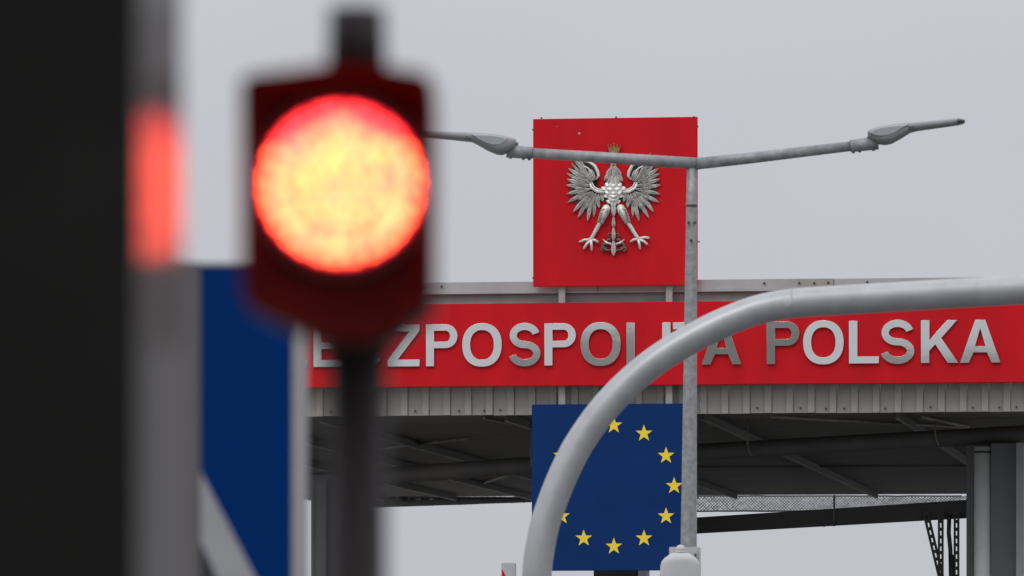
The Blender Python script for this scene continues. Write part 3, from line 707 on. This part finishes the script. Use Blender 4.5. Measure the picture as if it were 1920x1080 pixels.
bmesh.ops.recalc_face_normals(bm, faces=bm.faces); sg.add('shadow_box', bm, 'sigglow')
# bezel: a shallow flared ring round the lens
bm = bmesh.new(); nb = 48; rr = []
for rad, y in ((.0985, YS + .010), (.0985, YS - .004), (.1015, YS - .004), (.1015, YS + .010)):
    rr.append([bm.verts.new((cx + rad * math.cos(2 * math.pi * k / nb), y, cz + rad * math.sin(2 * math.pi * k / nb))) for k in range(nb)])
for r0, r1 in zip(rr, rr[1:]):
    for k in range(nb): f = bm.faces.new((r0[k], r0[(k + 1) % nb], r1[(k + 1) % nb], r1[k]))
bmesh.ops.recalc_face_normals(bm, faces=bm.faces); sg.add('bezel', bm, 'sigblack')
RL = .0885
def dome(r): return YS - .004 - .030 * (1 - (r / RL) ** 2)
bm = bmesh.new(); rr = []
for q in range(1, 9):
    r_ = RL * q / 8; rr.append([bm.verts.new((cx + r_ * math.cos(2 * math.pi * k / nb), dome(r_), cz + r_ * math.sin(2 * math.pi * k / nb))) for k in range(nb)])
ctr = bm.verts.new((cx, dome(0), cz))
for k in range(nb): bm.faces.new((ctr, rr[0][(k + 1) % nb], rr[0][k]))
for r0, r1 in zip(rr, rr[1:]):
    for k in range(nb): f = bm.faces.new((r0[k], r0[(k + 1) % nb], r1[(k + 1) % nb], r1[k])); f.smooth = True
bmesh.ops.recalc_face_normals(bm, faces=bm.faces); lens = sg.add('lens', bm, 'lens')
lms = {}
spots = []
for i in range(-7, 8):
    for j in range(-7, 8):
        x, y = (i + .5 * (j % 2)) * .0152, j * .0132
        if math.hypot(x, y) < .0665: spots.append((x + random.uniform(-.003, .003), y + random.uniform(-.003, .003)))
for k in range(27):
    a = 2 * math.pi * (k + random.uniform(-.12, .12)) / 27; spots.append((.0785 * math.cos(a), .0785 * math.sin(a)))
if True:
    for x, y in spots:
        ring = math.hypot(x, y); a = math.atan2(y, x)
        at = (cx + x, dome(ring) - .001, cz + y)
        kind = random.choice(('led', 'led', 'led2', 'led3'))
        if math.hypot(x, y) > .075: kind = 'led4' if math.sin(a) > .55 else 'led5'
        if kind not in lms: lms[kind] = sg.add('led', Tube([(0, 0, 0), (0, -.003, 0), (0, -.0045, 0)], [.0074, .0074, .0055], 10), kind, at=at, parent=lens).data
        else: sg.add('led', None, None, at=at, mesh=lms[kind], parent=lens)
zt = CZ + (HY - 12) * ks
sg.add('neck', Tube([W(669, 140, YS + .07), W(669, 14, YS + .07)], [57 * ks, 54 * ks], 28), 'sigpost')
sg.add('socket', Tube([W(668, 676, YS + .07), W(668, 640, YS + .07)], [66 * ks, 72 * ks], 28), 'sigblack')
sg.add('post', Tube([(p0.x, YS + .07, 0), (p0.x, YS + .07, CZ + (HY - 660) * ks)], 57 * ks, 28), 'sigpost')

# ------------------------------------------------------------------ dark booth pillar whose glossy flank mirrors the lamp
YA = 5.7
P0 = Vector(((263 - 960) / FP * YA, YA)); Lp = Vector((cx, YS))
best = None
for i in range(400):
    Yb = YA + .3 + i * .005; P1 = Vector(((341 - 960) / FP * Yb, Yb)); tv = (P1 - P0).normalized()
    q = Lp - P0; img = P0 + tv * (2 * q.dot(tv)) - q; px = 960 + img.x / img.y * FP
    e = abs(px - 306)
    if best is None or e < best[0]: best = (e, P1, px)
P1 = best[1]; tv = (P1 - P0).normalized(); nv2 = Vector((tv.y, -tv.x))
bpil = Thing('booth_pillar', 'very dark wide pillar at the left edge with a glossy grey side reflecting red', 'pillar', (P0.x - .3, YA, 0))
HB = 3.4
bpil.add('front', Box((P0.x - .9, YA, 0), (P0.x - .003, YA + .06, HB)), 'pillar')
def wallquad(a, b, th):
    n2 = nv2 * th; bm = bmesh.new(); pts = []
    for z in (0, HB):
        for q in (a, b, b - n2, a - n2): pts.append(bm.verts.new((q.x, q.y, z)))
    for f in ((0, 1, 5, 4), (1, 2, 6, 5), (2, 3, 7, 6), (3, 0, 4, 7), (3, 2, 1, 0), (4, 5, 6, 7)): bm.faces.new([pts[i] for i in f])
    bmesh.ops.recalc_face_normals(bm, faces=bm.faces); return bm
bpil.add('side_panel', wallquad(P0, P1, .02), 'glossy')
bpil.add('back', Box((P0.x - .9, P1.y - .02, 0), (P1.x - .002, P1.y + .03, HB)), 'pillar')

# ------------------------------------------------------------------ blue direction sign (out of focus, lower left)
YB = 15.0; kb = YB / FP
def X(px): return (px - 960) * kb
def Z(py): return CZ + (HY - py) * kb
p0 = (X(460), YB + .05, 0)
bs = Thing('blue_sign', 'blurred blue sign with pale border and diagonal band, low left of the red lamp', 'sign', p0)
bs.add('panel', Box((X(372), YB, Z(1230)), (X(552), YB + .02, Z(498))), 'signblue')
for a, b, c, d_, q in ((312, 376, 492, 1240, 'signshade'), (548, 577, 492, 1240, 'signwhite')):
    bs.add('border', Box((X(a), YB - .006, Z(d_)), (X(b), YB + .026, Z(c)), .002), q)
bs.add('border', Box((X(376.5), YB - .006, Z(499)), (X(547.5), YB + .026, Z(492)), .002), 'signwhite')
bs.add('diagonal_band', prism([(X(376.3), Z(885)), (X(488), Z(1100)), (X(530), Z(1180)), (X(450), Z(1180)), (X(376.3), Z(1015))], YB - .008, YB - .001), 'signwhite')
bs.add('black_wedge', prism([(X(376.3), Z(1022)), (X(446), Z(1180)), (X(376.3), Z(1180))], YB - .005, YB - .001), 'signblack')
bs.add('post', Tube([(X(460), YB + .055, 0), (X(460), YB + .055, Z(520))], .03, 16), 'galv')
